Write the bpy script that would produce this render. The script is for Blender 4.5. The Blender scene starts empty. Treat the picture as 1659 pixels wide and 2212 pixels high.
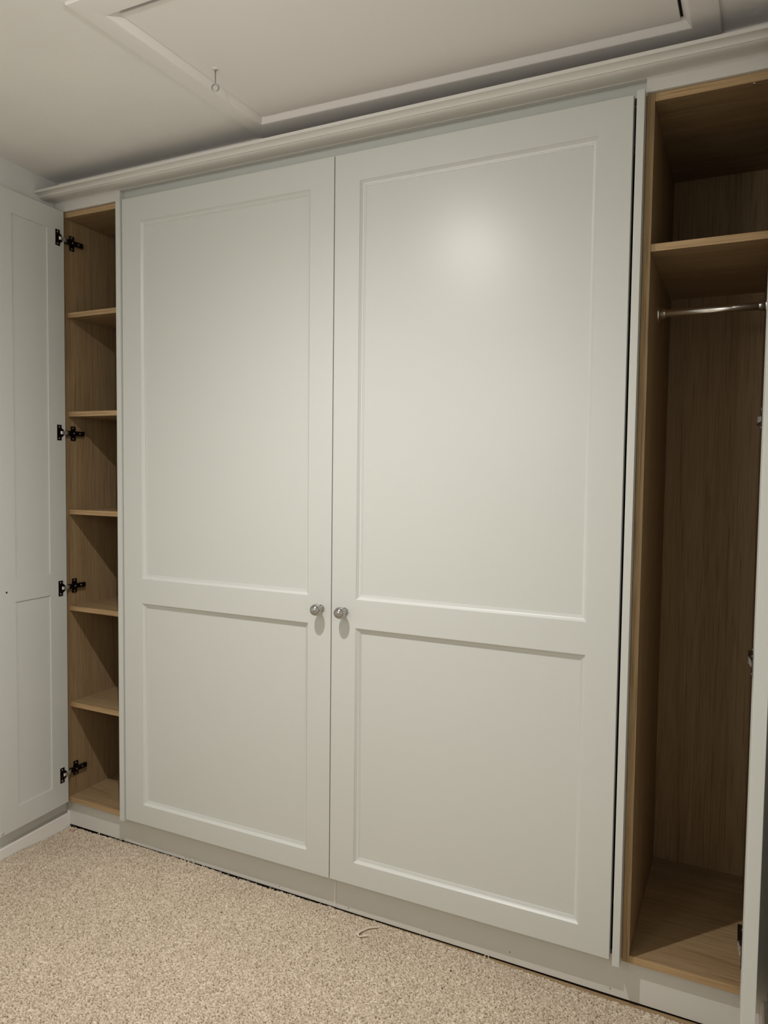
import bpy, bmesh, math, random
import numpy as np
from mathutils import Vector, Matrix
random.seed(4)
S = bpy.context.scene
COL = S.collection

# ------------------------------------------------------------------ camera
F_PX = 1591.70
cam = bpy.data.cameras.new('camera')
cam.sensor_fit = 'HORIZONTAL'
cam.sensor_width = 36.0
cam.lens = F_PX / 1659.0 * 36.0
cam.clip_start = 0.02
camo = bpy.data.objects.new('camera', cam)
COL.objects.link(camo)
R = ((0.89844617, 0.43892527, 0.01179383),
     (-0.03369917, 0.04214898, 0.99854285),
     (-0.43778859, 0.89753444, -0.05266001))
M4 = Matrix.Identity(4)
for i in range(3):
    M4[i][0] = R[0][i]
    M4[i][1] = R[1][i]
    M4[i][2] = -R[2][i]
M4.translation = (1.8819, -1.8501, 1.3609)
camo.matrix_world = M4
S.camera = camo

# ------------------------------------------------------------------ world, lamp, exposure
w = bpy.data.worlds.new('world')
S.world = w
w.use_nodes = True
w.node_tree.nodes['Background'].inputs[0].default_value = (0.9, 0.95, 1.0, 1)
w.node_tree.nodes['Background'].inputs[1].default_value = 0.0
S.view_settings.view_transform = 'Standard'
S.view_settings.look = 'None'
S.view_settings.gamma = 1.0
S.view_settings.use_curve_mapping = False
S.view_settings.exposure = 0.0

BEAM_N, BEAM_SPILL = 2.8, 0.060
LAMP = (0.915, -0.887, 2.279)
la = bpy.data.lights.new('ceiling_lamp', 'POINT')
la.shadow_soft_size = 0.011
la.energy = 113.0
la.color = (1.0, 0.966, 0.950)
la.use_nodes = True                                  # beam profile of the reflector lamp: cos^n plus a little spill
lnt = la.node_tree
lem = lnt.nodes['Emission']
ltc = lnt.nodes.new('ShaderNodeTexCoord')
lsp = lnt.nodes.new('ShaderNodeSeparateXYZ')
lnt.links.new(ltc.outputs['Normal'], lsp.inputs[0])
lneg = lnt.nodes.new('ShaderNodeMath')
lneg.operation = 'MULTIPLY'
lneg.inputs[1].default_value = -1.0
lneg.use_clamp = True
lnt.links.new(lsp.outputs['Z'], lneg.inputs[0])
lpw = lnt.nodes.new('ShaderNodeMath')
lpw.operation = 'POWER'
lpw.inputs[1].default_value = BEAM_N
lnt.links.new(lneg.outputs[0], lpw.inputs[0])
lad = lnt.nodes.new('ShaderNodeMath')
lad.operation = 'ADD'
lad.inputs[1].default_value = BEAM_SPILL
lnt.links.new(lpw.outputs[0], lad.inputs[0])
lnt.links.new(lad.outputs[0], lem.inputs['Strength'])
lo = bpy.data.objects.new('ceiling_lamp', la)
lo.location = LAMP
COL.objects.link(lo)

# soft fill light added behind the viewer to raise general brightness, no fixture
FILL_LOC = (0.80, -2.20, 1.75)
lg = bpy.data.lights.new('added_fill_light', 'POINT')
lg.shadow_soft_size = 0.13
lg.energy = 11.8
lg.color = (1.0, 0.970, 0.960)
lgo = bpy.data.objects.new('added_fill_light', lg)
lgo.location = FILL_LOC
COL.objects.link(lgo)


# ------------------------------------------------------------------ materials
def new_mat(name):
    m = bpy.data.materials.new(name)
    m.use_nodes = True
    nt = m.node_tree
    return m, nt, nt.nodes['Principled BSDF']


def paint(name, col, rough=0.45, bump=0.02, scale=900.0, spec=0.5):
    m, nt, b = new_mat(name)
    b.inputs['Base Color'].default_value = (*col, 1)
    b.inputs['Roughness'].default_value = rough
    b.inputs['Specular IOR Level'].default_value = spec
    tc = nt.nodes.new('ShaderNodeTexCoord')
    n1 = nt.nodes.new('ShaderNodeTexNoise')
    n1.inputs['Scale'].default_value = scale
    n1.inputs['Detail'].default_value = 2
    bp = nt.nodes.new('ShaderNodeBump')
    bp.inputs['Strength'].default_value = bump
    bp.inputs['Distance'].default_value = 0.002
    nt.links.new(tc.outputs['Object'], n1.inputs['Vector'])
    nt.links.new(n1.outputs['Fac'], bp.inputs['Height'])
    nt.links.new(bp.outputs['Normal'], b.inputs['Normal'])
    return m


def plaster(name, col, rough=0.85):
    m = paint(name, col, rough, 0.25, 60.0, 0.25)
    nt = m.node_tree
    b = nt.nodes['Principled BSDF']
    tc = nt.nodes.new('ShaderNodeTexCoord')
    n2 = nt.nodes.new('ShaderNodeTexNoise')
    n2.inputs['Scale'].default_value = 3.0
    n2.inputs['Detail'].default_value = 4
    cr = nt.nodes.new('ShaderNodeValToRGB')
    cr.color_ramp.elements[0].position = 0.3
    cr.color_ramp.elements[1].position = 0.7
    cr.color_ramp.elements[0].color = (*[c * 0.96 for c in col], 1)
    cr.color_ramp.elements[1].color = (*[min(1, c * 1.03) for c in col], 1)
    nt.links.new(tc.outputs['Object'], n2.inputs['Vector'])
    nt.links.new(n2.outputs['Fac'], cr.inputs['Fac'])
    nt.links.new(cr.outputs['Color'], b.inputs['Base Color'])
    return m


def oak(name, axis, gain=0.90):
    """wood grain running along the given object axis"""
    m, nt, b = new_mat(name)
    L = nt.links
    tc = nt.nodes.new('ShaderNodeTexCoord')
    mp = nt.nodes.new('ShaderNodeMapping')
    sc = [1.0, 1.0, 1.0]
    sc[axis] = 0.018
    mp.inputs['Scale'].default_value = sc
    L.new(tc.outputs['Object'], mp.inputs['Vector'])
    fine = nt.nodes.new('ShaderNodeTexNoise')
    fine.inputs['Scale'].default_value = 420
    fine.inputs['Detail'].default_value = 4
    fine.inputs['Roughness'].default_value = 0.65
    broad = nt.nodes.new('ShaderNodeTexNoise')
    broad.inputs['Scale'].default_value = 26
    broad.inputs['Detail'].default_value = 5
    broad.inputs['Distortion'].default_value = 0.6
    pore = nt.nodes.new('ShaderNodeTexNoise')
    pore.inputs['Scale'].default_value = 210
    pore.inputs['Detail'].default_value = 2
    for n in (fine, broad, pore):
        L.new(mp.outputs['Vector'], n.inputs['Vector'])
    mix = nt.nodes.new('ShaderNodeMath')
    mix.operation = 'MULTIPLY_ADD'
    mix.inputs[1].default_value = 0.68
    L.new(fine.outputs['Fac'], mix.inputs[0])
    m2 = nt.nodes.new('ShaderNodeMath')
    m2.operation = 'MULTIPLY'
    m2.inputs[1].default_value = 0.32
    L.new(broad.outputs['Fac'], m2.inputs[0])
    L.new(m2.outputs[0], mix.inputs[2])
    cr = nt.nodes.new('ShaderNodeValToRGB')
    e = cr.color_ramp.elements
    e[0].position = 0.36
    e[0].color = (0.265, 0.165, 0.078, 1)
    e[1].position = 0.64
    e[1].color = (0.410, 0.280, 0.145, 1)
    mid = e.new(0.5)
    mid.color = (0.340, 0.220, 0.108, 1)
    L.new(mix.outputs[0], cr.inputs['Fac'])
    pr = nt.nodes.new('ShaderNodeValToRGB')
    pr.color_ramp.elements[0].position = 0.34
    pr.color_ramp.elements[0].color = (0.62, 0.55, 0.48, 1)
    pr.color_ramp.elements[1].position = 0.42
    pr.color_ramp.elements[1].color = (1, 1, 1, 1)
    L.new(pore.outputs['Fac'], pr.inputs['Fac'])
    mx = nt.nodes.new('ShaderNodeMix')
    mx.data_type = 'RGBA'
    mx.blend_type = 'MULTIPLY'
    mx.inputs['Factor'].default_value = 0.5
    L.new(cr.outputs['Color'], mx.inputs['A'])
    L.new(pr.outputs['Color'], mx.inputs['B'])
    gn = nt.nodes.new('ShaderNodeMix')
    gn.data_type = 'RGBA'
    gn.blend_type = 'MULTIPLY'
    gn.inputs['Factor'].default_value = 1.0
    gn.inputs['B'].default_value = (gain * 0.97, gain * 1.01, gain * 1.06, 1)
    L.new(mx.outputs['Result'], gn.inputs['A'])
    L.new(gn.outputs['Result'], b.inputs['Base Color'])
    b.inputs['Roughness'].default_value = 0.5
    b.inputs['Specular IOR Level'].default_value = 0.3
    bp = nt.nodes.new('ShaderNodeBump')
    bp.inputs['Strength'].default_value = 0.25
    bp.inputs['Distance'].default_value = 0.0006
    L.new(mix.outputs[0], bp.inputs['Height'])
    L.new(bp.outputs['Normal'], b.inputs['Normal'])
    return m


def metal(name, col, rough):
    m, nt, b = new_mat(name)
    b.inputs['Base Color'].default_value = (*col, 1)
    b.inputs['Metallic'].default_value = 1.0
    b.inputs['Roughness'].default_value = rough
    tc = nt.nodes.new('ShaderNodeTexCoord')
    n1 = nt.nodes.new('ShaderNodeTexNoise')
    n1.inputs['Scale'].default_value = 300
    mr = nt.nodes.new('ShaderNodeMapRange')
    mr.inputs['To Min'].default_value = rough * 0.8
    mr.inputs['To Max'].default_value = rough * 1.2
    nt.links.new(tc.outputs['Object'], n1.inputs['Vector'])
    nt.links.new(n1.outputs['Fac'], mr.inputs['Value'])
    nt.links.new(mr.outputs['Result'], b.inputs['Roughness'])
    return m


M_DOOR = paint('satin_door_paint', (0.600, 0.614, 0.575), 0.35, 0.05, 700, 0.5)
M_TRIM = paint('trim_paint', (0.68, 0.665, 0.62), 0.5, 0.05, 300)
M_CEIL = plaster('ceiling_emulsion', (0.85, 0.83, 0.79))
M_HATCH = paint('hatch_gloss', (0.85, 0.82, 0.785), 0.55, 0.05, 120)
M_WALL = plaster('wall_emulsion', (0.74, 0.74, 0.70))
M_PLINTH = paint('plinth_paint', (0.66, 0.65, 0.60), 0.5, 0.05, 400)
M_SKIRT = paint('skirting_gloss', (0.82, 0.80, 0.75), 0.4, 0.1, 60)
M_OAKX = oak('oak_grain_along', 0)
M_OAKZ = oak('oak_grain_upright', 2)
M_BANDX = oak('oak_lit_edging_along', 0, 1.30)  # edging lighter than the boards: brightness of the lit front edges put into colour
M_BANDZ = oak('oak_lit_edging_upright', 2, 1.12)
M_CHROME = metal('chrome', (0.86, 0.85, 0.83), 0.22)
M_NICKEL = metal('satin_nickel', (0.46, 0.45, 0.44), 0.16)
M_DARKN = metal('dark_nickel', (0.10, 0.085, 0.085), 0.28)
M_LINK = metal('bright_steel', (0.92, 0.90, 0.86), 0.5)
M_STEEL = metal('dull_steel', (0.42, 0.40, 0.38), 0.35)
M_DARK = paint('dark_hole', (0.015, 0.012, 0.010), 0.9, 0.0)
M_WHITEP = paint('white_plastic', (0.75, 0.72, 0.67), 0.5, 0.02)
M_PAD = paint('clear_pad', (0.46, 0.46, 0.42), 0.15, 0.0)
M_SUB = plaster('subfloor_board', (0.10, 0.07, 0.05))
M_PLY = oak('gripper_wood', 0)
M_PINK = paint('pink_scrap', (0.62, 0.33, 0.27), 0.8, 0.2)
M_YARN = paint('yarn', (0.74, 0.66, 0.53), 0.95, 0.3, 900, 0.1)


def carpet_mat():
    m, nt, b = new_mat('loop_pile_carpet')
    L = nt.links
    at = nt.nodes.new('ShaderNodeAttribute')
    at.attribute_name = 'yarn'
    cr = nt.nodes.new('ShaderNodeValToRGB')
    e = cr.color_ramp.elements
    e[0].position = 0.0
    e[0].color = (0.17, 0.125, 0.085, 1)  # pits between loops: backing brown, darkened to put crevice shade into the colour
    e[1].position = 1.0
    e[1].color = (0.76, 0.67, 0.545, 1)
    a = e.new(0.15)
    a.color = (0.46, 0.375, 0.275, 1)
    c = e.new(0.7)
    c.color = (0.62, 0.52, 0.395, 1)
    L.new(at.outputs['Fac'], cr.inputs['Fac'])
    tc = nt.nodes.new('ShaderNodeTexCoord')
    n1 = nt.nodes.new('ShaderNodeTexNoise')
    n1.inputs['Scale'].default_value = 900
    n1.inputs['Detail'].default_value = 3
    n2 = nt.nodes.new('ShaderNodeTexNoise')
    n2.inputs['Scale'].default_value = 5
    n2.inputs['Detail'].default_value = 3
    L.new(tc.outputs['Object'], n1.inputs['Vector'])
    L.new(tc.outputs['Object'], n2.inputs['Vector'])
    mr = nt.nodes.new('ShaderNodeMapRange')
    mr.inputs['To Min'].default_value = 0.90
    mr.inputs['To Max'].default_value = 1.10
    L.new(n2.outputs['Fac'], mr.inputs['Value'])
    mx = nt.nodes.new('ShaderNodeMix')
    mx.data_type = 'RGBA'
    mx.blend_type = 'MULTIPLY'
    mx.inputs['Factor'].default_value = 1.0
    L.new(cr.outputs['Color'], mx.inputs['A'])
    L.new(mr.outputs['Result'], mx.inputs['B'])
    L.new(mx.outputs['Result'], b.inputs['Base Color'])
    b.inputs['Roughness'].default_value = 0.95
    b.inputs['Specular IOR Level'].default_value = 0.1
    bp = nt.nodes.new('ShaderNodeBump')
    bp.inputs['Strength'].default_value = 0.5
    bp.inputs['Distance'].default_value = 0.001
    L.new(n1.outputs['Fac'], bp.inputs['Height'])
    L.new(bp.outputs['Normal'], b.inputs['Normal'])
    return m


M_CARPET = carpet_mat()


# ------------------------------------------------------------------ helpers
def link(name, me, mat, parent=None):
    me.materials.append(mat)
    o = bpy.data.objects.new(name, me)
    COL.objects.link(o)
    if parent is not None:
        o.parent = parent
        base = Vector(parent.get('_base', (0, 0, 0)))
        own = parent.get('_abs')
        if own is None:
            o.location = (0, 0, 0)
        me.transform(Matrix.Translation(-base))
        o['_base'] = tuple(base)
    return o


def from_bm(name, bm, mat, parent=None, smooth=False):
    me = bpy.data.meshes.new(name)
    bm.to_mesh(me)
    bm.free()
    if smooth:
        for p in me.polygons:
            p.use_smooth = True
    return link(name, me, mat, parent)


def thing(name, label, cat, base, group=None):
    o = bpy.data.objects.new(name, None)
    COL.objects.link(o)
    o.empty_display_size = 0.05
    o.location = base
    o['label'] = label
    o['category'] = cat
    o['_base'] = tuple(base)
    if group:
        o['group'] = group
    return o


def struct(o):
    o['kind'] = 'structure'
    return o


def sharp(o, deg=30):
    for p in o.data.polygons:
        p.use_smooth = True
    o.data.set_sharp_from_angle(angle=math.radians(deg))
    return o


def bm_box(bm, x0, x1, y0, y1, z0, z1, bev=0.0):
    r = bmesh.ops.create_cube(bm, size=1.0)
    vs = r['verts']
    for v in vs:
        v.co = Vector(((x0 + x1) / 2 + v.co.x * (x1 - x0),
                       (y0 + y1) / 2 + v.co.y * (y1 - y0),
                       (z0 + z1) / 2 + v.co.z * (z1 - z0)))
    if bev > 0:
        es = set()
        for v in vs:
            es.update(v.link_edges)
        bmesh.ops.bevel(bm, geom=list(es), offset=bev, segments=2, profile=0.6, affect='EDGES')
    return vs


def box(name, x0, x1, y0, y1, z0, z1, mat, parent=None, bev=0.0006):
    bm = bmesh.new()
    bm_box(bm, x0, x1, y0, y1, z0, z1, bev)
    return from_bm(name, bm, mat, parent)


def banded(name, x0, x1, y0, y1, z0, z1, upright, parent):
    """veneered board with a front edging strip, lightened to put its lit look into the colour"""
    o = box(name, x0, x1, y0 + 0.0008, y1, z0, z1, M_OAKZ if upright else M_OAKX, parent)
    box('lit_edging_strip', x0 + 0.0001, x1 - 0.0001, y0, y0 + 0.0009, z0 + 0.0001, z1 - 0.0001, M_BANDZ if upright else M_BANDX, o, 0.0002)
    return o


def lathe(bm, prof, origin, axis, n=32):
    """prof: list of (distance along axis, radius)"""
    ax = Vector(axis).normalized()
    t = Vector((0, 0, 1)) if abs(ax.z) < 0.9 else Vector((1, 0, 0))
    u = ax.cross(t).normalized()
    v = ax.cross(u)
    rings = []
    for d, r in prof:
        c = Vector(origin) + ax * d
        if r < 1e-6:
            rings.append([bm.verts.new(c)])
        else:
            rings.append([bm.verts.new(c + u * (r * math.cos(2 * math.pi * k / n)) + v * (r * math.sin(2 * math.pi * k / n))) for k in range(n)])
    for a, b in zip(rings, rings[1:]):
        for k in range(n):
            k2 = (k + 1) % n
            if len(a) == 1 and len(b) == 1:
                continue
            if len(a) == 1:
                bm.faces.new((a[0], b[k], b[k2]))
            elif len(b) == 1:
                bm.faces.new((a[k], a[k2], b[0]))
            else:
                bm.faces.new((a[k], a[k2], b[k2], b[k]))
    bmesh.ops.recalc_face_normals(bm, faces=bm.faces)


def tube(bm, pts, rad, n=8, cap=True):
    pts = [Vector(p) for p in pts]
    rads = rad if isinstance(rad, (list, tuple)) else [rad] * len(pts)
    rings = []
    prev = None
    for i, p in enumerate(pts):
        d = (pts[min(i + 1, len(pts) - 1)] - pts[max(i - 1, 0)]).normalized()
        if prev is None:
            t = Vector((0, 0, 1)) if abs(d.z) < 0.9 else Vector((1, 0, 0))
            u = d.cross(t).normalized()
        else:
            u = (prev - d * prev.dot(d)).normalized()
        prev = u
        v = d.cross(u)
        rings.append([bm.verts.new(p + u * (rads[i] * math.cos(2 * math.pi * k / n)) + v * (rads[i] * math.sin(2 * math.pi * k / n))) for k in range(n)])
    for a, b in zip(rings, rings[1:]):
        for k in range(n):
            bm.faces.new((a[k], a[(k + 1) % n], b[(k + 1) % n], b[k]))
    if cap:
        bm.faces.new(rings[0])
        bm.faces.new(list(reversed(rings[-1])))


# ------------------------------------------------------------------ room shell
H = 2.367          # ceiling


def wx(y):         # the left wall runs in at a slight angle
    return -0.335 + 0.0787 * (0.05 - y)


XR = 1.972
YB, YF = 0.60, -2.55


def prism_xy(bm, pts, z0, z1):
    lo_ = [bm.verts.new((x, y, z0)) for x, y in pts]
    hi_ = [bm.verts.new((x, y, z1)) for x, y in pts]
    n = len(pts)
    for k in range(n):
        bm.faces.new((lo_[k], lo_[(k + 1) % n], hi_[(k + 1) % n], hi_[k]))
    bm.faces.new(lo_)
    bm.faces.new(list(reversed(hi_)))
    bmesh.ops.recalc_face_normals(bm, faces=bm.faces)


bm = bmesh.new()
prism_xy(bm, [(wx(YB), YB), (wx(YF), YF), (wx(YF) - 0.1, YF), (wx(YB) - 0.1, YB)], 0.0, 2.45)
struct(from_bm('wall_left', bm, M_WALL))
bm = bmesh.new()
prism_xy(bm, [(XR, YF), (XR + 0.1, YF), (XR + 0.1, YB), (XR, YB)], 0.0, 2.45)
struct(from_bm('wall_right', bm, M_WALL))
bm = bmesh.new()
prism_xy(bm, [(-0.5, YB), (XR + 0.1, YB), (XR + 0.1, YB + 0.1), (-0.5, YB + 0.1)], 0.0, 2.45)
struct(from_bm('wall_back', bm, M_WALL))
bm = bmesh.new()
prism_xy(bm, [(-0.5, YF - 0.1), (XR + 0.1, YF - 0.1), (XR + 0.1, YF), (-0.5, YF)], 0.0, 2.45)
struct(from_bm('wall_front', bm, M_WALL))

# ceiling with the loft hatch opening
HI = [(0.583, -0.616), (0.595, -0.050), (1.744, -0.027), (1.732, -0.600)]      # frame, inner lower arris
HO = [(0.531, -0.680), (0.5437, 0.030), (1.8033, 0.030), (1.790, -0.664)]      # frame, outer edge
HB = [(0.604, -0.600), (0.614, -0.071), (1.727, -0.049), (1.716, -0.584)]      # foot of the bevel
bm = bmesh.new()
outer = [(-0.5, YF - 0.05), (-0.5, YB + 0.05), (XR + 0.05, YB + 0.05), (XR + 0.05, YF - 0.05)]
cmid = [((a[0] + b[0]) / 2, (a[1] + b[1]) / 2) for a, b in zip(HI, HO)]
vo = [bm.verts.new((x, y, H)) for x, y in outer]
vi = [bm.verts.new((x, y, H)) for x, y in cmid]
vo2 = [bm.verts.new((x, y, H + 0.08)) for x, y in outer]
vi2 = [bm.verts.new((x, y, H + 0.08)) for x, y in cmid]
for k in range(4):
    j = (k + 1) % 4
    bm.faces.new((vo[k], vo[j], vi[j], vi[k]))
    bm.faces.new((vi2[k], vi2[j], vo2[j], vo2[k]))
    bm.faces.new((vi[k], vi[j], vi2[j], vi2[k]))
    bm.faces.new((vo[j], vo[k], vo2[k], vo2[j]))
bmesh.ops.recalc_face_normals(bm, faces=bm.faces)
struct(from_bm('ceiling', bm, M_CEIL))

hatch = thing('ceiling_hatch', 'wide white loft hatch with moulded frame set in the ceiling', 'hatch', (1.16, -0.33, H))
# moulded profile between the outer edge (t=0), the arris (t=1) and the bevel foot (t=2)
PROF = [(0.0, H), (0.0, 2.3625), (0.03, 2.3610), (0.97, 2.3595), (1.0, 2.3600), (1.08, 2.3606),
        (1.25, 2.3640), (1.55, 2.3690), (1.78, 2.3735), (1.84, 2.3735), (1.86, 2.3755), (2.0, 2.3760), (2.0, 2.3790), (0.3, 2.3790), (0.3, H)]


def hp(k, t):
    a, b, c = HO[k], HI[k], HB[k]
    if t <= 1:
        return (a[0] + (b[0] - a[0]) * t, a[1] + (b[1] - a[1]) * t)
    t -= 1
    return (b[0] + (c[0] - b[0]) * t, b[1] + (c[1] - b[1]) * t)


for k in range(4):
    j = (k + 1) % 4
    bm = bmesh.new()
    r0 = [bm.verts.new((*hp(k, t), z)) for t, z in PROF]
    r1 = [bm.verts.new((*hp(j, t), z)) for t, z in PROF]
    n = len(PROF)
    for i in range(n):
        bm.faces.new((r0[i], r0[(i + 1) % n], r1[(i + 1) % n], r1[i]))
    bmesh.ops.recalc_face_normals(bm, faces=bm.faces)
    sharp(from_bm('frame_moulding', bm, M_HATCH, hatch), 20)
bm = bmesh.new()
pp = [(0.6043, -0.5935), (0.6143, -0.0713), (1.7205, -0.0494), (1.7110, -0.5775)]
prism_xy(bm, pp, 2.3712, 2.3790)
from_bm('hatch_panel', bm, M_HATCH, hatch)
box('hatch_backing', 0.56, 1.77, -0.64, -0.02, 2.3795, 2.384, M_DARK, hatch, 0)

# painted batten where the ceiling meets the back wall above the cornice
bm = bmesh.new()
bm_box(bm, -0.33, XR, 0.0305, 0.060, H - 0.009, H + 0.002, 0.001)
struct(from_bm('trim_1', bm, M_HATCH))

# screw eye under the hatch
eye = thing('screw_eye', 'small steel screw eye hanging from the hatch panel', 'hook', (0.652, -0.326, 2.3712))
bm = bmesh.new()
lathe(bm, [(0, 0.0085), (0.0012, 0.0082), (0.0022, 0.0055), (0.0026, 0.0), ], (0.652, -0.326, 2.3712), (0, 0, -1), 24)
from_bm('paint_collar', bm, M_WHITEP, eye, True)
bm = bmesh.new()
hx, hy = 0.652, -0.326
ca = math.radians(33)
dx, dy = math.cos(ca), math.sin(ca)
pts = [(hx, hy, 2.3700), (hx, hy, 2.358), (hx, hy, 2.346), (hx, hy, 2.3365)]
cz, rr = 2.3255, 0.0084
for i in range(0, 27):
    a = math.radians(78 - i * 13.0)
    off = 0.0012 * i / 26
    pts.append((hx + dx * rr * math.cos(a) - dy * off, hy + dy * rr * math.cos(a) + dx * off, cz + rr * math.sin(a)))
tube(bm, pts, 0.0018, 10)
lathe(bm, [(0, 0.0040), (0.0012, 0.0040), (0.003, 0.0016)], (hx, hy, 2.3690), (0, 0, -1), 16)
from_bm('threaded_ring', bm, M_STEEL, eye, True)

# ------------------------------------------------------------------ floor
sub = box('trim_2', -0.5, XR + 0.05, YF, YB, -0.02, 0.020, M_SUB, None, 0)
struct(sub)


def zc(x, y):
    """height of the carpet backing surface"""
    z = np.interp(x, [-0.35, -0.1, 0.1, 0.28, 0.45, 0.75, 1.1, 1.6, 1.95], [0.0405, 0.0440, 0.0475, 0.0470, 0.0435, 0.0425, 0.0385, 0.0315, 0.0300])
    y = np.asarray(y)
    lift = np.clip((-0.02 - y) / 0.20, 0, 1) * np.clip((-0.05 - x) / 0.22, 0, 1)
    z = z + 0.016 * lift * lift * (3 - 2 * lift)
    return z


step = 0.00135
xs = np.arange(-0.345, 1.90, step)
ys = np.arange(-0.93, 0.0446, step)
X, Y = np.meshgrid(xs, ys)
# jittered rows of yarn loops
cs_x, cs_y = 0.0054, 0.0040
rng = np.random.default_rng(7)
nx = int((xs[-1] - xs[0]) / cs_x) + 8
ny = int((ys[-1] - ys[0]) / cs_y) + 8
jx = rng.uniform(-0.33, 0.33, (ny, nx))
jy = rng.uniform(-0.33, 0.33, (ny, nx))
jr = rng.uniform(0.80, 1.12, (ny, nx))
jh = rng.uniform(0.55, 1.0, (ny, nx))
jc = rng.uniform(0.0, 1.0, (ny, nx))
ang = rng.uniform(-0.5, 0.5, (ny, nx))
gx = (X - xs[0]) / cs_x + 3
gy = (Y - ys[0]) / cs_y + 3
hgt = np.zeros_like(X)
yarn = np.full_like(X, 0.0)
for oy in (-1, 0, 1):
    for ox in (-1, 0, 1):
        cy = np.floor(gy).astype(int) + oy
        rowoff = (cy % 2) * 0.5
        cx = np.floor(gx - rowoff).astype(int) + ox
        cxc = np.clip(cx, 0, nx - 1)
        cyc = np.clip(cy, 0, ny - 1)
        ddx = (gx - (cx + 0.5 + rowoff + jx[cyc, cxc])) * cs_x
        ddy = (gy - (cy + 0.5 + jy[cyc, cxc])) * cs_y
        a = ang[cyc, cxc]
        ex = (ddx * np.cos(a) + ddy * np.sin(a)) / (0.0030 * jr[cyc, cxc])
        ey = (-ddx * np.sin(a) + ddy * np.cos(a)) / (0.0020 * jr[cyc, cxc])
        h = jh[cyc, cxc] * np.sqrt(np.clip(1 - ex * ex - ey * ey, 0, 1))
        better = h > hgt
        hgt = np.where(better, h, hgt)
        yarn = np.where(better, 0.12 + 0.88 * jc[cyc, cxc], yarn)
edge_y = np.interp(X, [-0.3, 0.0, 0.2, 0.35, 0.55, 0.8, 1.22, 1.6, 1.7, 1.9], [0.0385, 0.0370, 0.0345, 0.0325, 0.0325, 0.0345, 0.0320, 0.0250, 0.0260, 0.025]) + 0.0014 * np.sin(X * 41) + 0.0010 * np.sin(X * 173 + 1.3)
loopx = rng.uniform(0, 1, 5000)
edge_y = edge_y + 0.0018 * loopx[((X + 1) / 0.006).astype(int)]
Z = zc(X, Y) + 0.0042 * hgt
over = Y > edge_y
Yc = np.minimum(Y, edge_y)
Z = np.where(over, zc(X, Y) - 0.004 - (Y - edge_y) * 1.0, Z)
Z = np.maximum(Z, 0.0205)
# stop at the skirting line on the left with a ragged edge
wl = -0.318 + 0.0787 * (0.05 - Y) + 0.0015
Xc = np.maximum(X, wl)
inside = X < wl - 3 * step
ny_, nx_ = X.shape
co = np.stack([Xc, Yc, Z], -1).reshape(-1, 3)
idx = np.arange(nx_ * ny_).reshape(ny_, nx_)
f = np.stack([idx[:-1, :-1], idx[:-1, 1:], idx[1:, 1:], idx[1:, :-1]], -1)
keep = ~(inside[:-1, :-1] & inside[:-1, 1:] & inside[1:, 1:] & inside[1:, :-1])
# loops are modelled one by one only over the stretch of floor around the view
DX, DY, DZ = X - 1.8819, Y + 1.8501, Z - 1.3609
qz = R[2][0] * DX + R[2][1] * DY + R[2][2] * DZ
qx = (R[0][0] * DX + R[0][1] * DY + R[0][2] * DZ) / qz * F_PX + 829.5
qy = 1106 - (R[1][0] * DX + R[1][1] * DY + R[1][2] * DZ) / qz * F_PX
near = (qx > -260) & (qx < 1950) & (qy < 2212 + 260)
keep &= near[:-1, :-1]
f = f[keep].reshape(-1, 4)
# plain continuation of the carpet beyond the part in view
def ringz(x, y):
    if y < -0.899:
        return float(zc(x, y)) + 0.002
    return min(float(zc(x, y)), 0.0400) - 0.0035
ext_v, ext_f = [], []
def quad(x0, x1, y0, y1):
    b = len(co) + len(ext_v)
    for x, y in ((x0, y0), (x1, y0), (x1, y1), (x0, y1)):
        ext_v.append((x, y, ringz(x, y)))
    ext_f.append((b, b + 1, b + 2, b + 3))
YE = float(ys[0])
for ya_, yb2 in ((YF, -0.9), (-0.9, -0.6), (-0.6, -0.3), (-0.3, 0.0)):
    for xa2, xb2 in ((-0.36, 0.0), (0.0, 0.75), (0.75, 1.1), (1.1, 1.6), (1.6, XR)):
        quad(xa2, xb2, ya_, yb2)
quad(float(xs[-1]), XR, YE, 0.030)
co = np.concatenate([co, np.array(ext_v)])
fa = np.concatenate([f, np.array(ext_f)])
me = bpy.data.meshes.new('floor')
me.vertices.add(len(co))
me.vertices.foreach_set('co', co.astype(np.float32).ravel())
me.loops.add(fa.size)
me.loops.foreach_set('vertex_index', fa.astype(np.int32).ravel())
me.polygons.add(len(fa))
me.polygons.foreach_set('loop_start', (np.arange(len(fa)) * 4).astype(np.int32))
me.polygons.foreach_set('loop_total', np.full(len(fa), 4, np.int32))
me.update(calc_edges=True)
me.polygons.foreach_set('use_smooth', np.ones(len(fa), bool))
att = me.attributes.new('yarn', 'FLOAT', 'POINT')
yv = np.concatenate([yarn.ravel(), np.full(len(ext_v), 0.5)]).astype(np.float32)
att.data.foreach_set('value', yv)
floor = struct(link('floor', me, M_CARPET))

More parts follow.
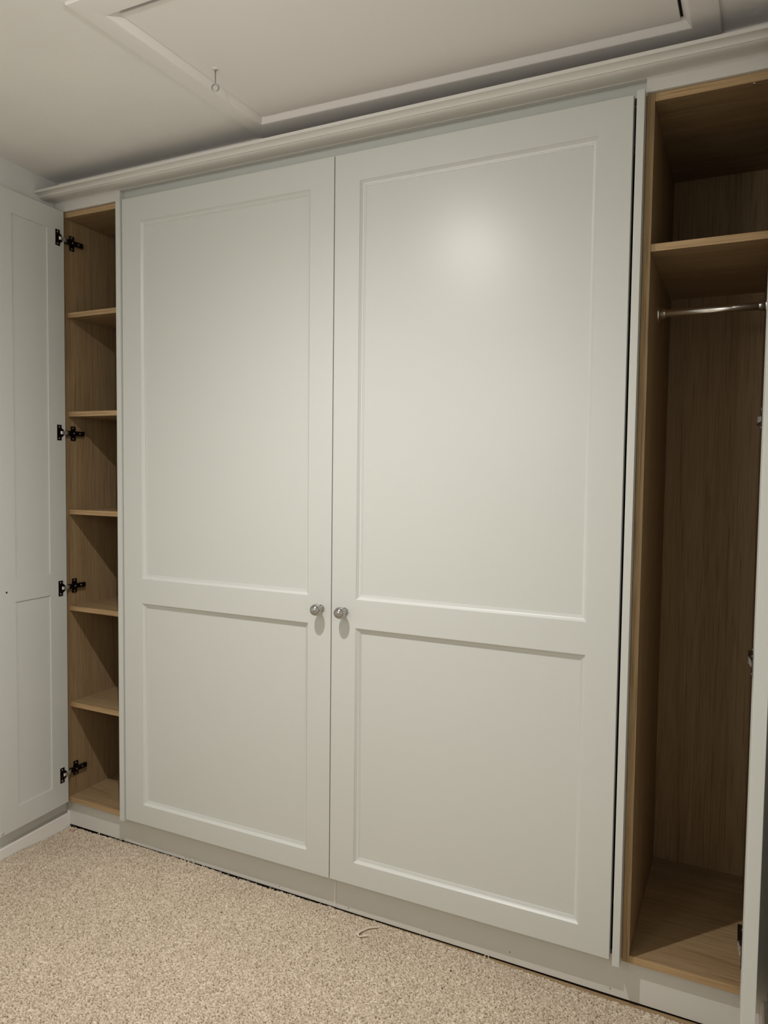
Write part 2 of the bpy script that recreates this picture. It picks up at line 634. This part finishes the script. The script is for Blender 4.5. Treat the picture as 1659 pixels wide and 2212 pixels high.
# frayed yarn ends along the cut edge
bm = bmesh.new()
for i in range(70):
    x = random.uniform(-0.29, 0.62) if i < 52 else random.uniform(0.62, 1.6)
    z0 = float(zc(x, 0.02)) + 0.001
    L_ = random.uniform(0.003, 0.007)
    a = random.uniform(-1.3, 1.3)
    p0 = Vector((x, float(np.interp(x, [-0.3, 0.0, 0.35, 0.55, 0.8, 1.22, 1.6], [0.037, 0.036, 0.032, 0.032, 0.034, 0.0315, 0.0245])), z0 + 0.001))
    p = [p0]
    for s_ in range(1, 5):
        a += random.uniform(-0.5, 0.5)
        p.append(p[-1] + Vector((math.sin(a) * L_ / 4, math.cos(a) * L_ / 7, random.uniform(-0.0004, 0.0014))))
    tube(bm, p, 0.0006, 5)
for (x, s_) in ((0.225, 1.0), (0.243, 0.8), (0.262, 1.25), (0.312, 0.6), (-0.165, 0.8), (-0.06, 0.7), (1.292, 0.9)):
    z0 = float(zc(x, 0.02)) + 0.002
    p = []
    for q in range(9):
        t = q / 8
        p.append((x + 0.009 * s_ * (t - 0.5) * 2, 0.030 + 0.005 * math.sin(math.pi * t), z0 + 0.013 * s_ * math.sin(math.pi * t) * (0.75 + 0.25 * t)))
    tube(bm, p, 0.0010, 6)
fr = from_bm('frayed_edge', bm, M_YARN, floor, True)
fr['kind'] = 'stuff'

# ------------------------------------------------------------------ skirtings
def wsk(y):
    return -0.318 + 0.0787 * (0.05 - y)


bm = bmesh.new()
prof = [(0.0166, 0.022), (0.0, 0.022), (0.0, 0.094), (0.0010, 0.0970), (0.0035, 0.0985), (0.0085, 0.099), (0.0166, 0.0992)]
y0_, y1_ = 0.0405, YF + 0.001
ra = [bm.verts.new((wsk(y0_) - d, y0_, z)) for d, z in prof]
rb = [bm.verts.new((wsk(y1_) - d, y1_, z)) for d, z in prof]
n = len(prof)
for i in range(n):
    bm.faces.new((ra[i], ra[(i + 1) % n], rb[(i + 1) % n], rb[i]))
bm.faces.new(ra)
bm.faces.new(rb)
bmesh.ops.recalc_face_normals(bm, faces=bm.faces)
struct(from_bm('baseboard_left', bm, M_SKIRT))
bm = bmesh.new()
prof = [(0.0005, 0.022), (0.0145, 0.022), (0.0145, 0.120), (0.012, 0.131), (0.008, 0.138), (0.0005, 0.140)]
ra = [bm.verts.new((XR - d, 0.0405, z)) for d, z in prof]
rb = [bm.verts.new((XR - d, YF + 0.001, z)) for d, z in prof]
n = len(prof)
for i in range(n):
    bm.faces.new((ra[i], ra[(i + 1) % n], rb[(i + 1) % n], rb[i]))
bm.faces.new(ra)
bm.faces.new(rb)
bmesh.ops.recalc_face_normals(bm, faces=bm.faces)
struct(from_bm('baseboard_right', bm, M_SKIRT))


# ------------------------------------------------------------------ doors
def make_door(parent, O, U, N, wd, T, z0, z1, sl, sr, rails, mat, front=True, back=True, front_moulded=True):
    """moulded MDF door; O = back-face corner, U = direction across, N = outward front normal
    rails = (bottom rail top, mid rail bottom, mid rail top, top rail bottom) as absolute z"""
    O, U, N = Vector(O), Vector(U).normalized(), Vector(N).normalized()

    def P(u, f, z):       # f = depth below the front face
        q = O + U * u + N * (T - f)
        return Vector((q.x, q.y, z))
    bm = bmesh.new()
    cache = {}

    def V(u, f, z):
        k = (round(u, 6), round(f, 6), round(z, 6))
        if k not in cache:
            cache[k] = bm.verts.new(P(u, f, z))
        return cache[k]
    c = 0.0009
    us = [c, sl, wd - sr, wd - c]
    zs = [z0 + c, rails[0], rails[1], rails[2], rails[3], z1 - c]
    for side in (0, 1):
        fd = 0.0 if side == 0 else T
        for i in range(3):
            for k in range(5):
                if i == 1 and k in (1, 3):
                    continue
                bm.faces.new([V(us[i], fd, zs[k]), V(us[i + 1], fd, zs[k]), V(us[i + 1], fd, zs[k + 1]), V(us[i], fd, zs[k + 1])])
        # chamfer to the edge, all border segments
        fe = c if side == 0 else T - c

        def em(u, z):
            return V(0 if u == c else (wd if u == wd - c else u), fe, z0 if z == z0 + c else (z1 if z == z1 - c else z))
        for i in range(3):
            for zz in (zs[0], zs[-1]):
                bm.faces.new([V(us[i], fd, zz), V(us[i + 1], fd, zz), em(us[i + 1], zz), em(us[i], zz)])
        for k in range(5):
            for uu in (us[0], us[-1]):
                bm.faces.new([V(uu, fd, zs[k]), V(uu, fd, zs[k + 1]), em(uu, zs[k + 1]), em(uu, zs[k])])
    for i in range(3):
        for zz in (z0, z1):
            a = 0 if i == 0 else us[i]
            b = wd if i == 2 else us[i + 1]
            bm.faces.new([V(a, c, zz), V(b, c, zz), V(b, T - c, zz), V(a, T - c, zz)])
    for k in range(5):
        for uu in (0, wd):
            a = z0 if k == 0 else zs[k]
            b = z1 if k == 4 else zs[k + 1]
            bm.faces.new([V(uu, c, a), V(uu, c, b), V(uu, T - c, b), V(uu, T - c, a)])
    mould = [(0, 0), (0.0002, 0.0012), (0.0015, 0.0025), (0.0035, 0.0046), (0.0058, 0.0066), (0.0082, 0.0080), (0.0106, 0.0086),
             (0.0108, 0.0098), (0.0136, 0.0106), (0.0143, 0.0117)]
    if not front_moulded:
        mould = [(0, 0), (0.0003, 0.003)]
    bmould = [(0.0003, 0.0036), (0, 0)] if back else [(0.0003, 0.0004), (0, 0)]
    seq = [(d, h) for d, h in mould] + [(mould[-1][0], T * 0.55)] + [(bmould[0][0], T * 0.55)] + [(d, T - h) for d, h in bmould]
    panels = []
    for (za, zb_) in ((rails[0], rails[1]), (rails[2], rails[3])):
        prev = None
        for d, f_ in seq:
            ring = [V(sl + d, f_, za + d), V(wd - sr - d, f_, za + d), V(wd - sr - d, f_, zb_ - d), V(sl + d, f_, zb_ - d)]
            if prev:
                for q in range(4):
                    vs_ = [prev[q], prev[(q + 1) % 4], ring[(q + 1) % 4], ring[q]]
                    if len(set(vs_)) == 4:
                        bm.faces.new(vs_)
            prev = ring
        panels.append((za, zb_))
    bmesh.ops.recalc_face_normals(bm, faces=bm.faces)
    d_ = sharp(from_bm('door', bm, mat, parent), 24)
    fpan = mould[-1][1]
    bpan = T - bmould[0][1]
    for za, zb_ in panels:
        bm = bmesh.new()
        e = mould[-1][0] + 0.0
        e = 0.0142 if front_moulded else 0.0002
        vs_ = []
        # the panel is stepped: small on the front, full size at the back recess
        rings = [(e - 0.001, fpan), (e - 0.001, T * 0.56), (0.0002, T * 0.56), (0.0002, bpan)]
        rr_ = []
        for d, f_ in rings:
            rr_.append([bm.verts.new(P(u, f_, z)) for u, z in ((sl + d, za + d), (wd - sr - d, za + d), (wd - sr - d, zb_ - d), (sl + d, zb_ - d))])
        for a, b in zip(rr_, rr_[1:]):
            for q in range(4):
                bm.faces.new((a[q], a[(q + 1) % 4], b[(q + 1) % 4], b[q]))
        bm.faces.new(rr_[0])
        bm.faces.new(rr_[-1])
        bmesh.ops.recalc_face_normals(bm, faces=bm.faces)
        from_bm('recessed_panel', bm, mat, d_)
    return d_


ZB, ZT = 0.155, 2.2545
RAILS = (0.2225, 0.9975, 0.9150, 2.1745)


def rails_sorted(r):
    return (r[0], r[2], r[1], r[3])


RL = rails_sorted(RAILS)    # bottom rail top, mid rail bottom, mid rail top, top rail bottom

# ------------------------------------------------------------------ central double wardrobe
ward = thing('double_wardrobe', 'tall sage white wardrobe with two closed moulded doors', 'wardrobe', (0.81, 0.3, 0.10))
d1 = make_door(ward, (0, 0.022, 0), (1, 0, 0), (0, -1, 0), 0.8105, 0.022, ZB, ZT, 0.080, 0.0785, RL, M_DOOR, back=False)
d1['label'] = 'left moulded door, hinged beside the open shelves'
d2 = make_door(ward, (0.8130, 0.022, 0), (1, 0, 0), (0, -1, 0), 0.8062, 0.022, ZB, ZT, 0.0800, 0.0780, RL, M_DOOR, back=False)
d2['label'] = 'right moulded door with a light sheen near the top'
for d_, kx, kz in ((d1, 0.7780, 0.9625), (d2, 0.8580, 0.9610)):
    bm = bmesh.new()
    pr = [(0.0, 0.0108), (0.0015, 0.0110), (0.0028, 0.0104), (0.004, 0.0084), (0.006, 0.0072), (0.010, 0.0062), (0.0140, 0.0066),
          (0.0165, 0.0080)]
    pr = pr[:8] + [(0.0320 - 0.0165 * math.cos(math.radians(32 + q * 148 / 18)), max(0.0, 0.0172 * math.sin(math.radians(32 + q * 148 / 18)))) for q in range(19)]
    pr[-1] = (pr[-1][0], 0.0)
    lathe(bm, pr, (kx, 0.0, kz), (0, -1, 0), 40)
    from_bm('knob', bm, M_NICKEL, d_, True)
lp = box('end_panel', -0.0212, -0.0030, -0.007, 0.575, 0.150, 2.2585, M_DOOR, ward, 0.001)
rp = box('end_panel', 1.6275, 1.6453, -0.012, 0.575, 0.149, 2.2575, M_DOOR, ward, 0.001)
box('top_panel', -0.002, 1.6265, 0.260, 0.572, 2.225, 2.243, M_OAKX, ward)
box('bottom_panel', -0.002, 1.6265, 0.260, 0.572, 0.150, 0.168, M_OAKX, ward)
box('back_panel', -0.002, 1.6265, 0.573, 0.579, 0.150, 2.243, M_OAKZ, ward)
box('gap_seal', 1.6195, 1.6270, 0.030, 0.040, 2.2375, 2.2425, M_WHITEP, ward, 0.0005)


# ------------------------------------------------------------------ concealed hinges
def hinge(parent, zc_, xs_, dO, dU, dN, dz=0.0):
    """xs_ = x of the cabinet side's inner face, dO/dU/dN door inner-face frame, sign from dN"""
    sg = -1 if dN[0] > 0 else 1       # +1: cabinet opens to the right of the side (left cabinet)
    dO, dU = Vector(dO), Vector(dU).normalized()
    Nin = -Vector(dN).normalized()
    h = bpy.data.objects.new('hinge', None)
    COL.objects.link(h)
    h.parent = parent
    h['_base'] = tuple(parent['_base'])
    h.empty_display_size = 0.02

    def P(u, t, z):
        q = dO + dU * u + Nin * t
        return Vector((q.x, q.y, zc_ + z))
    # cup plate: screw wings with a rounded boss towards the hinge edge
    bm = bmesh.new()
    out = [(0.0385, -0.027), (0.0385, 0.027), (0.0195, 0.027), (0.0195, 0.0155)]
    for q in range(0, 9):
        a = math.radians(58 - q * 116 / 8)
        out.append((0.0265 - 0.0195 * math.cos(a), 0.0170 * math.sin(a)))
    out += [(0.0195, -0.0155), (0.0195, -0.027)]
    lo_ = [bm.verts.new(P(u, 0.0002, z)) for u, z in out]
    hi_ = [bm.verts.new(P(u, 0.0020, z)) for u, z in out]
    n = len(out)
    for k in range(n):
        bm.faces.new((lo_[k], lo_[(k + 1) % n], hi_[(k + 1) % n], hi_[k]))
    bm.faces.new(lo_)
    bm.faces.new(hi_)
    bmesh.ops.recalc_face_normals(bm, faces=bm.faces)
    from_bm('cup_plate', bm, M_DARKN, h)
    for zz in (-0.020, 0.020):
        bm = bmesh.new()
        lathe(bm, [(0, 0.0032), (0.0008, 0.0030), (0.0012, 0.0)], P(0.029, 0.0019, zz), Nin, 12)
        from_bm('cup_screw', bm, M_STEEL, h, True)
    # cranked links
    def bar(name, pts, wz, th, mat):
        bm = bmesh.new()
        pts = [Vector(p) for p in pts]
        prev = None
        for i, p in enumerate(pts):
            dd = (pts[min(i + 1, len(pts) - 1)] - pts[max(i - 1, 0)])
            dd.z = 0
            nn = Vector((-dd.y, dd.x, 0)).normalized() * (th / 2)
            ring = [bm.verts.new(p + nn + Vector((0, 0, -wz))), bm.verts.new(p + nn + Vector((0, 0, wz))),
                    bm.verts.new(p - nn + Vector((0, 0, wz))), bm.verts.new(p - nn + Vector((0, 0, -wz)))]
            if prev:
                for q in range(4):
                    bm.faces.new((prev[q], prev[(q + 1) % 4], ring[(q + 1) % 4], ring[q]))
            else:
                bm.faces.new(ring)
            prev = ring
        bm.faces.new(prev)
        bmesh.ops.recalc_face_normals(bm, faces=bm.faces)
        from_bm(name, bm, mat, h)
    bar('link_arm', [P(0.0240, 0.0018, 0), P(0.0190, 0.0042, 0), P(0.0120, 0.0048, 0)], 0.0052, 0.0020, M_LINK)
    bar('link_arm', [P(0.0090, 0.0045, 0), P(0.0020, 0.0052, 0), Vector((xs_ + sg * 0.0125, 0.0195, zc_))], 0.0060, 0.0026, M_LINK)
    # arm on the cabinet side
    def sbox(name, ya, yb, ta, tb, za, zb_, mat, bev=0.0008):
        xa_, xb_ = sorted((xs_ + sg * ta, xs_ + sg * tb))
        return box(name, xa_, xb_, ya, yb, zc_ + za, zc_ + zb_, mat, h, bev)
    sbox('hinge_arm', 0.0195, 0.0915, 0.0045, 0.0140, -0.0085, 0.0085, M_DARKN, 0.001)
    sbox('mounting_plate', 0.0400, 0.0600, 0.0003, 0.0045, -0.0255, 0.0255, M_DARKN, 0.001)
    for (yy, zz, tt) in ((0.050, 0.019, 0.0046), (0.050, -0.019, 0.0046), (0.046, 0.0, 0.0136), (0.072, 0.0, 0.0136)):
        bm = bmesh.new()
        lathe(bm, [(0, 0.0036), (0.0008, 0.0034), (0.0010, 0.0018), (0.0003, 0.0)], (xs_ + sg * tt, yy, zc_ + zz), (sg, 0, 0), 12)
        from_bm('fixing_screw', bm, M_STEEL, h, True)
    return h


# ------------------------------------------------------------------ left shelf cabinet
lc = thing('shelf_cabinet', 'narrow oak lined cupboard with five shelves and open door, left', 'cupboard', (-0.305, 0.30, 0.147))
XL = -0.296
banded('side_panel', -0.314, XL, 0.022, 0.572, 0.147, 2.2585, True, lc)
banded('side_panel', -0.045, -0.0270, 0.022, 0.572, 0.147, 2.2585, True, lc)
banded('top_panel', XL, -0.045, 0.022, 0.572, 2.2405, 2.2585, False, lc)
banded('bottom_panel', XL, -0.045, 0.022, 0.572, 0.147, 0.165, False, lc)
box('back_panel', -0.314, -0.0270, 0.5725, 0.579, 0.147, 2.2585, M_OAKZ, lc)
for zt in (1.9145, 1.5665, 1.2180, 0.8690, 0.5160):
    banded('shelf', XL + 0.0005, -0.0455, 0.0310, 0.571, zt - 0.0175, zt, False, lc)
aL = math.radians(4.0)
UL = (math.sin(aL), -math.cos(aL), 0)
NL = (-math.cos(aL), -math.sin(aL), 0)
OL = (-0.2810, 0.0062, 0)
ld = make_door(lc, OL, UL, NL, 0.2900, 0.022, ZB, ZT, 0.0725, 0.0725, (0.2320, 0.9215, 0.9970, 2.1820), M_DOOR)
for zh in (2.160, 1.4895, 0.9400, 0.2640):
    hinge(lc, zh, XL, OL, UL, NL)
Nin = -Vector(NL)


def on_ld(u, t, z):
    q = Vector(OL) + Vector(UL) * u + Nin * t
    return (q.x, q.y, z)


bm = bmesh.new()
lathe(bm, [(0.0, 0.0), (0.0, 0.0033), (0.0003, 0.0033), (0.0004, 0.0)], on_ld(0.2538, 0.0001, 0.958), Nin, 20)
from_bm('screw_hole', bm, M_DARK, ld, True)
bm = bmesh.new()
lathe(bm, [(0, 0.0045), (0.0015, 0.0042), (0.0024, 0.0028), (0.0026, 0.0)], on_ld(0.2815, 0.0001, 0.165), Nin, 20)
from_bm('bumper_pad', bm, M_PAD, ld, True)
lc.rotation_euler = (0, math.radians(0.19), 0)
lc.location.x = -0.305 - 0.0036

# ------------------------------------------------------------------ right hanging cabinet
rc = thing('hanging_cabinet', 'narrow oak lined cupboard with chrome hanging rail, right', 'cupboard', (1.79, 0.30, 0.147))
banded('side_panel', 1.6462, 1.6640, 0.022, 0.5585, 0.147, 2.2590, True, rc)
banded('side_panel', 1.9180, 1.9360, 0.022, 0.5585, 0.147, 2.2590, True, rc)
banded('top_panel', 1.6643, 1.9177, 0.022, 0.5585, 2.2395, 2.2590, False, rc)
banded('bottom_panel', 1.6643, 1.9177, 0.022, 0.5585, 0.147, 0.165, False, rc)
box('back_panel', 1.6462, 1.9360, 0.5589, 0.5680, 0.147, 2.2590, M_OAKZ, rc)
banded('shelf', 1.6643, 1.9177, 0.023, 0.5583, 1.8930, 1.9105, False, rc)
bm = bmesh.new()
tube(bm, [(1.6735, 0.234, 1.7885), (1.9085, 0.234, 1.7885)], 0.0098, 28)
rail = from_bm('hanging_rail', bm, M_CHROME, rc, True)
for x_, s_ in ((1.6643, 1), (1.9177, -1)):
    bm = bmesh.new()
    lathe(bm, [(0, 0.0215), (0.0022, 0.0215), (0.0030, 0.0205), (0.0032, 0.0135), (0.0165, 0.0128), (0.0175, 0.0120), (0.0175, 0.0099), (0.0030, 0.0099)],
          (x_, 0.234, 1.7885), (s_, 0, 0), 32)
    from_bm('rail_socket', bm, M_CHROME, rail, True)
bm = bmesh.new()
lathe(bm, [(-0.0003, 0.0040), (0.0004, 0.0038), (0.0012, 0.0025), (0.0016, 0.0)], (1.8728, 0.031, 2.2393), (0, 0, -1), 16)
from_bm('panel_screw', bm, M_CHROME, rc, True)
OR_ = (1.9133, 0.0040, 0)
UR = (-0.0072, -1.0, 0)
NR = (1.0, -0.0072, 0)
rd = make_door(rc, OR_, UR, NR, 0.2940, 0.0255, ZB, ZT, 0.0725, 0.0725, (0.2320, 0.9215, 0.9970, 2.1820), M_DOOR)
for zh in (2.160, 1.4905, 0.9420, 0.2700):
    hinge(rc, zh, 1.9178, OR_, UR, NR)
box('scribe_strip', 1.9365, XR - 0.001, 0.024, 0.042, 0.147, 2.2590, M_DOOR, rc)

# ------------------------------------------------------------------ cornice and frieze
cn = thing('cornice', 'long painted cornice moulding along the wardrobe top', 'cornice', (0.8, 0.0, 2.27))
CP = [(0.034, 2.3085), (-0.0735, 2.3085), (-0.0740, 2.3080), (-0.0740, 2.3002), (-0.0735, 2.2997), (-0.0715, 2.2995), (-0.0690, 2.2993),
      (-0.0660, 2.2987), (-0.0625, 2.2976), (-0.0590, 2.2960), (-0.0560, 2.2940), (-0.0538, 2.2918), (-0.0530, 2.2908),
      (-0.0527, 2.2945), (-0.0512, 2.2945), (-0.0508, 2.2906), (-0.0480, 2.2891), (-0.0430, 2.2879), (-0.0360, 2.2874), (-0.0270, 2.2880),
      (-0.0170, 2.2894), (-0.0070, 2.2912), (0.0030, 2.2928), (0.0100, 2.2935), (0.0125, 2.2930), (0.0132, 2.2920), (0.034, 2.2920)]
bm = bmesh.new()
NXS = 2
ra = [bm.verts.new((wx(y) + 0.0012, y, z)) for y, z in CP]
rb = [bm.verts.new((XR - 0.001, y, z)) for y, z in CP]
n = len(CP)
for i in range(n):
    bm.faces.new((ra[i], ra[(i + 1) % n], rb[(i + 1) % n], rb[i]))
bm.faces.new(ra)
bm.faces.new(rb)
bmesh.ops.recalc_face_normals(bm, faces=bm.faces)
sharp(from_bm('cornice_moulding', bm, M_TRIM, cn), 22)
box('frieze_board', -0.3300, -0.0215, 0.0132, 0.033, 2.2598, 2.2922, M_TRIM, cn, 0.0004)
box('frieze_board', -0.0210, 1.6450, 0.0320, 0.042, 2.2598, 2.2922, M_DOOR, cn, 0.0004)
box('frieze_board', 1.6455, XR - 0.001, 0.0132, 0.033, 2.2598, 2.2922, M_TRIM, cn, 0.0004)

# ------------------------------------------------------------------ plinth
pl = thing('plinth', 'recessed painted plinth boards under the whole wardrobe run', 'plinth', (0.81, 0.05, 0.03))


def plinth(x0, x1, za, zb_, yf):
    bm = bmesh.new()
    a = [bm.verts.new(p) for p in ((x0, yf, za), (x1, yf, zb_), (x1, yf + 0.018, zb_), (x0, yf + 0.018, za))]
    b = [bm.verts.new(p) for p in ((x0, yf, 0.1460), (x1, yf, 0.1460), (x1, yf + 0.018, 0.1460), (x0, yf + 0.018, 0.1460))]
    for k in range(4):
        bm.faces.new((a[k], a[(k + 1) % 4], b[(k + 1) % 4], b[k]))
    bm.faces.new(a)
    bm.faces.new(b)
    bmesh.ops.recalc_face_normals(bm, faces=bm.faces)
    bmesh.ops.bevel(bm, geom=list(bm.edges), offset=0.0007, segments=1, affect='EDGES')
    return from_bm('plinth_board', bm, M_PLINTH, pl)


plinth(-0.3325, 0.8110, 0.0505, 0.0440, 0.0410)
plinth(0.8111, 1.9710, 0.0432, 0.0345, 0.0415)
box('joint_strip', 0.8090, 0.8124, 0.0388, 0.0415, 0.046, 0.128, M_SKIRT, pl, 0.0004)
for x_, z_ in ((0.6088, 0.0555), (0.8567, 0.0540), (1.1183, 0.0575), (1.354, 0.0690), (1.618, 0.0540)):
    bm = bmesh.new()
    lathe(bm, [(0, 0.0014), (0.0003, 0.0013), (0.0004, 0.0)], (x_, 0.0408, z_), (0, -1, 0), 10)
    from_bm('nail_hole', bm, M_DARK, pl, True)

# carpet gripper left showing in the gap
bm = bmesh.new()
gz = ((0.62, 0.0385), (0.85, 0.0402), (1.22, 0.0378), (1.60, 0.0332), (1.955, 0.0328))
sec = []
for gxx, gzz in gz:
    sec.append([bm.verts.new(p) for p in ((gxx, 0.0262, 0.0207), (gxx, 0.0262, gzz - 0.0012), (gxx, 0.0275, gzz), (gxx, 0.0398, gzz), (gxx, 0.0404, gzz - 0.0008), (gxx, 0.0404, 0.0207))])
for a_, b_ in zip(sec, sec[1:]):
    for k in range(6):
        bm.faces.new((a_[k], a_[(k + 1) % 6], b_[(k + 1) % 6], b_[k]))
bm.faces.new(sec[0])
bm.faces.new(sec[-1])
bmesh.ops.recalc_face_normals(bm, faces=bm.faces)
gr = from_bm('gripper_strip', bm, M_PLY, None)
gr['label'] = 'thin bare wood gripper strip between the carpet edge and plinth'
gr['category'] = 'gripper strip'

# ------------------------------------------------------------------ bits on the carpet
bm = bmesh.new()
path = [Vector(p) for p in ((0.9740, 0.0125, 0.0010), (0.9680, 0.0060, 0.0022), (0.9590, -0.0005, 0.0030), (0.9500, -0.0100, 0.0034), (0.9430, -0.0220, 0.0034),
                            (0.9370, -0.0350, 0.0032), (0.9350, -0.0470, 0.0030), (0.9400, -0.0540, 0.0030), (0.9470, -0.0530, 0.0028), (0.9560, -0.0455, 0.0024), (0.9615, -0.0400, 0.0015))]
dense = []
for i in range(len(path) - 1):
    for q in range(9):
        t = q / 9
        dense.append(path[i].lerp(path[i + 1], t))
dense.append(path[-1])
for st in range(2):
    ppts, rads = [], []
    for i, p in enumerate(dense):
        a = i * 1.05 + math.pi * st
        base = float(zc(p.x, p.y)) + 0.0042 + p.z
        ppts.append(Vector((p.x + 0.0010 * math.cos(a), p.y + 0.0010 * math.sin(a) * 0.5, base + 0.0011 * math.sin(a))))
        rads.append(0.0018 + 0.0008 * math.sin(i * 2.1 + st))
    tube(bm, ppts, rads, 7)
yo = from_bm('yarn_offcut', bm, M_YARN, None, True)
yo['label'] = 'curled twist of loose beige yarn lying on the carpet'
yo['category'] = 'yarn'
for i, (x_, y_, r_, lab) in enumerate(((1.2246, -0.0641, 0.0022, 'dark speck on the carpet nearer the plinth, right half'),
                                     (1.2280, -0.1361, 0.0020, 'dark speck on the carpet, the one nearest the viewer'),
                                     (0.5243, -0.1414, 0.0022, 'dark speck on the carpet in front of the left door'))):
    bm = bmesh.new()
    bmesh.ops.create_icosphere(bm, subdivisions=2, radius=r_)
    for v in bm.verts:
        v.co *= random.uniform(0.75, 1.2)
        v.co.z *= 0.6
        v.co += Vector((x_, y_, float(zc(x_, y_)) + 0.0040))
    o = from_bm('debris_crumb', bm, M_DARK, None)
    o['label'] = lab
    o['category'] = 'crumb'
    o['group'] = 'dark crumbs on the carpet'
bm = bmesh.new()
for k in range(3):
    p = [(-0.284 + 0.0045 * k, 0.012 + 0.003 * k, float(zc(-0.28, 0.02)) + 0.003)]
    for q in range(6):
        l = p[-1]
        p.append((l[0] + random.uniform(-0.003, 0.004), l[1] + random.uniform(-0.003, 0.003), max(0.046, l[2] + random.uniform(-0.001, 0.0035))))
    tube(bm, p, 0.0013, 6)
o = from_bm('pink_scrap', bm, M_PINK, None, True)
o['label'] = 'tiny crumpled pink scrap in the left corner by the skirting'
o['category'] = 'scrap'

# ------------------------------------------------------------------ the spotlight that lights the room (just above the frame)
sp = thing('ceiling_spotlight', 'small white ceiling spotlight can with one bright lens', 'lamp', (LAMP[0], LAMP[1], H))
bm = bmesh.new()
lathe(bm, [(0.0005, 0.0), (0.0005, 0.045), (0.010, 0.045), (0.012, 0.040), (0.012, 0.028), (0.086, 0.028), (0.086, 0.025), (0.074, 0.024), (0.074, 0.0)], (LAMP[0], LAMP[1], H), (0, 0, -1), 32)
from_bm('lamp_can', bm, M_WHITEP, sp, True)

for o in bpy.data.objects:
    if '_base' in o:
        del o['_base']
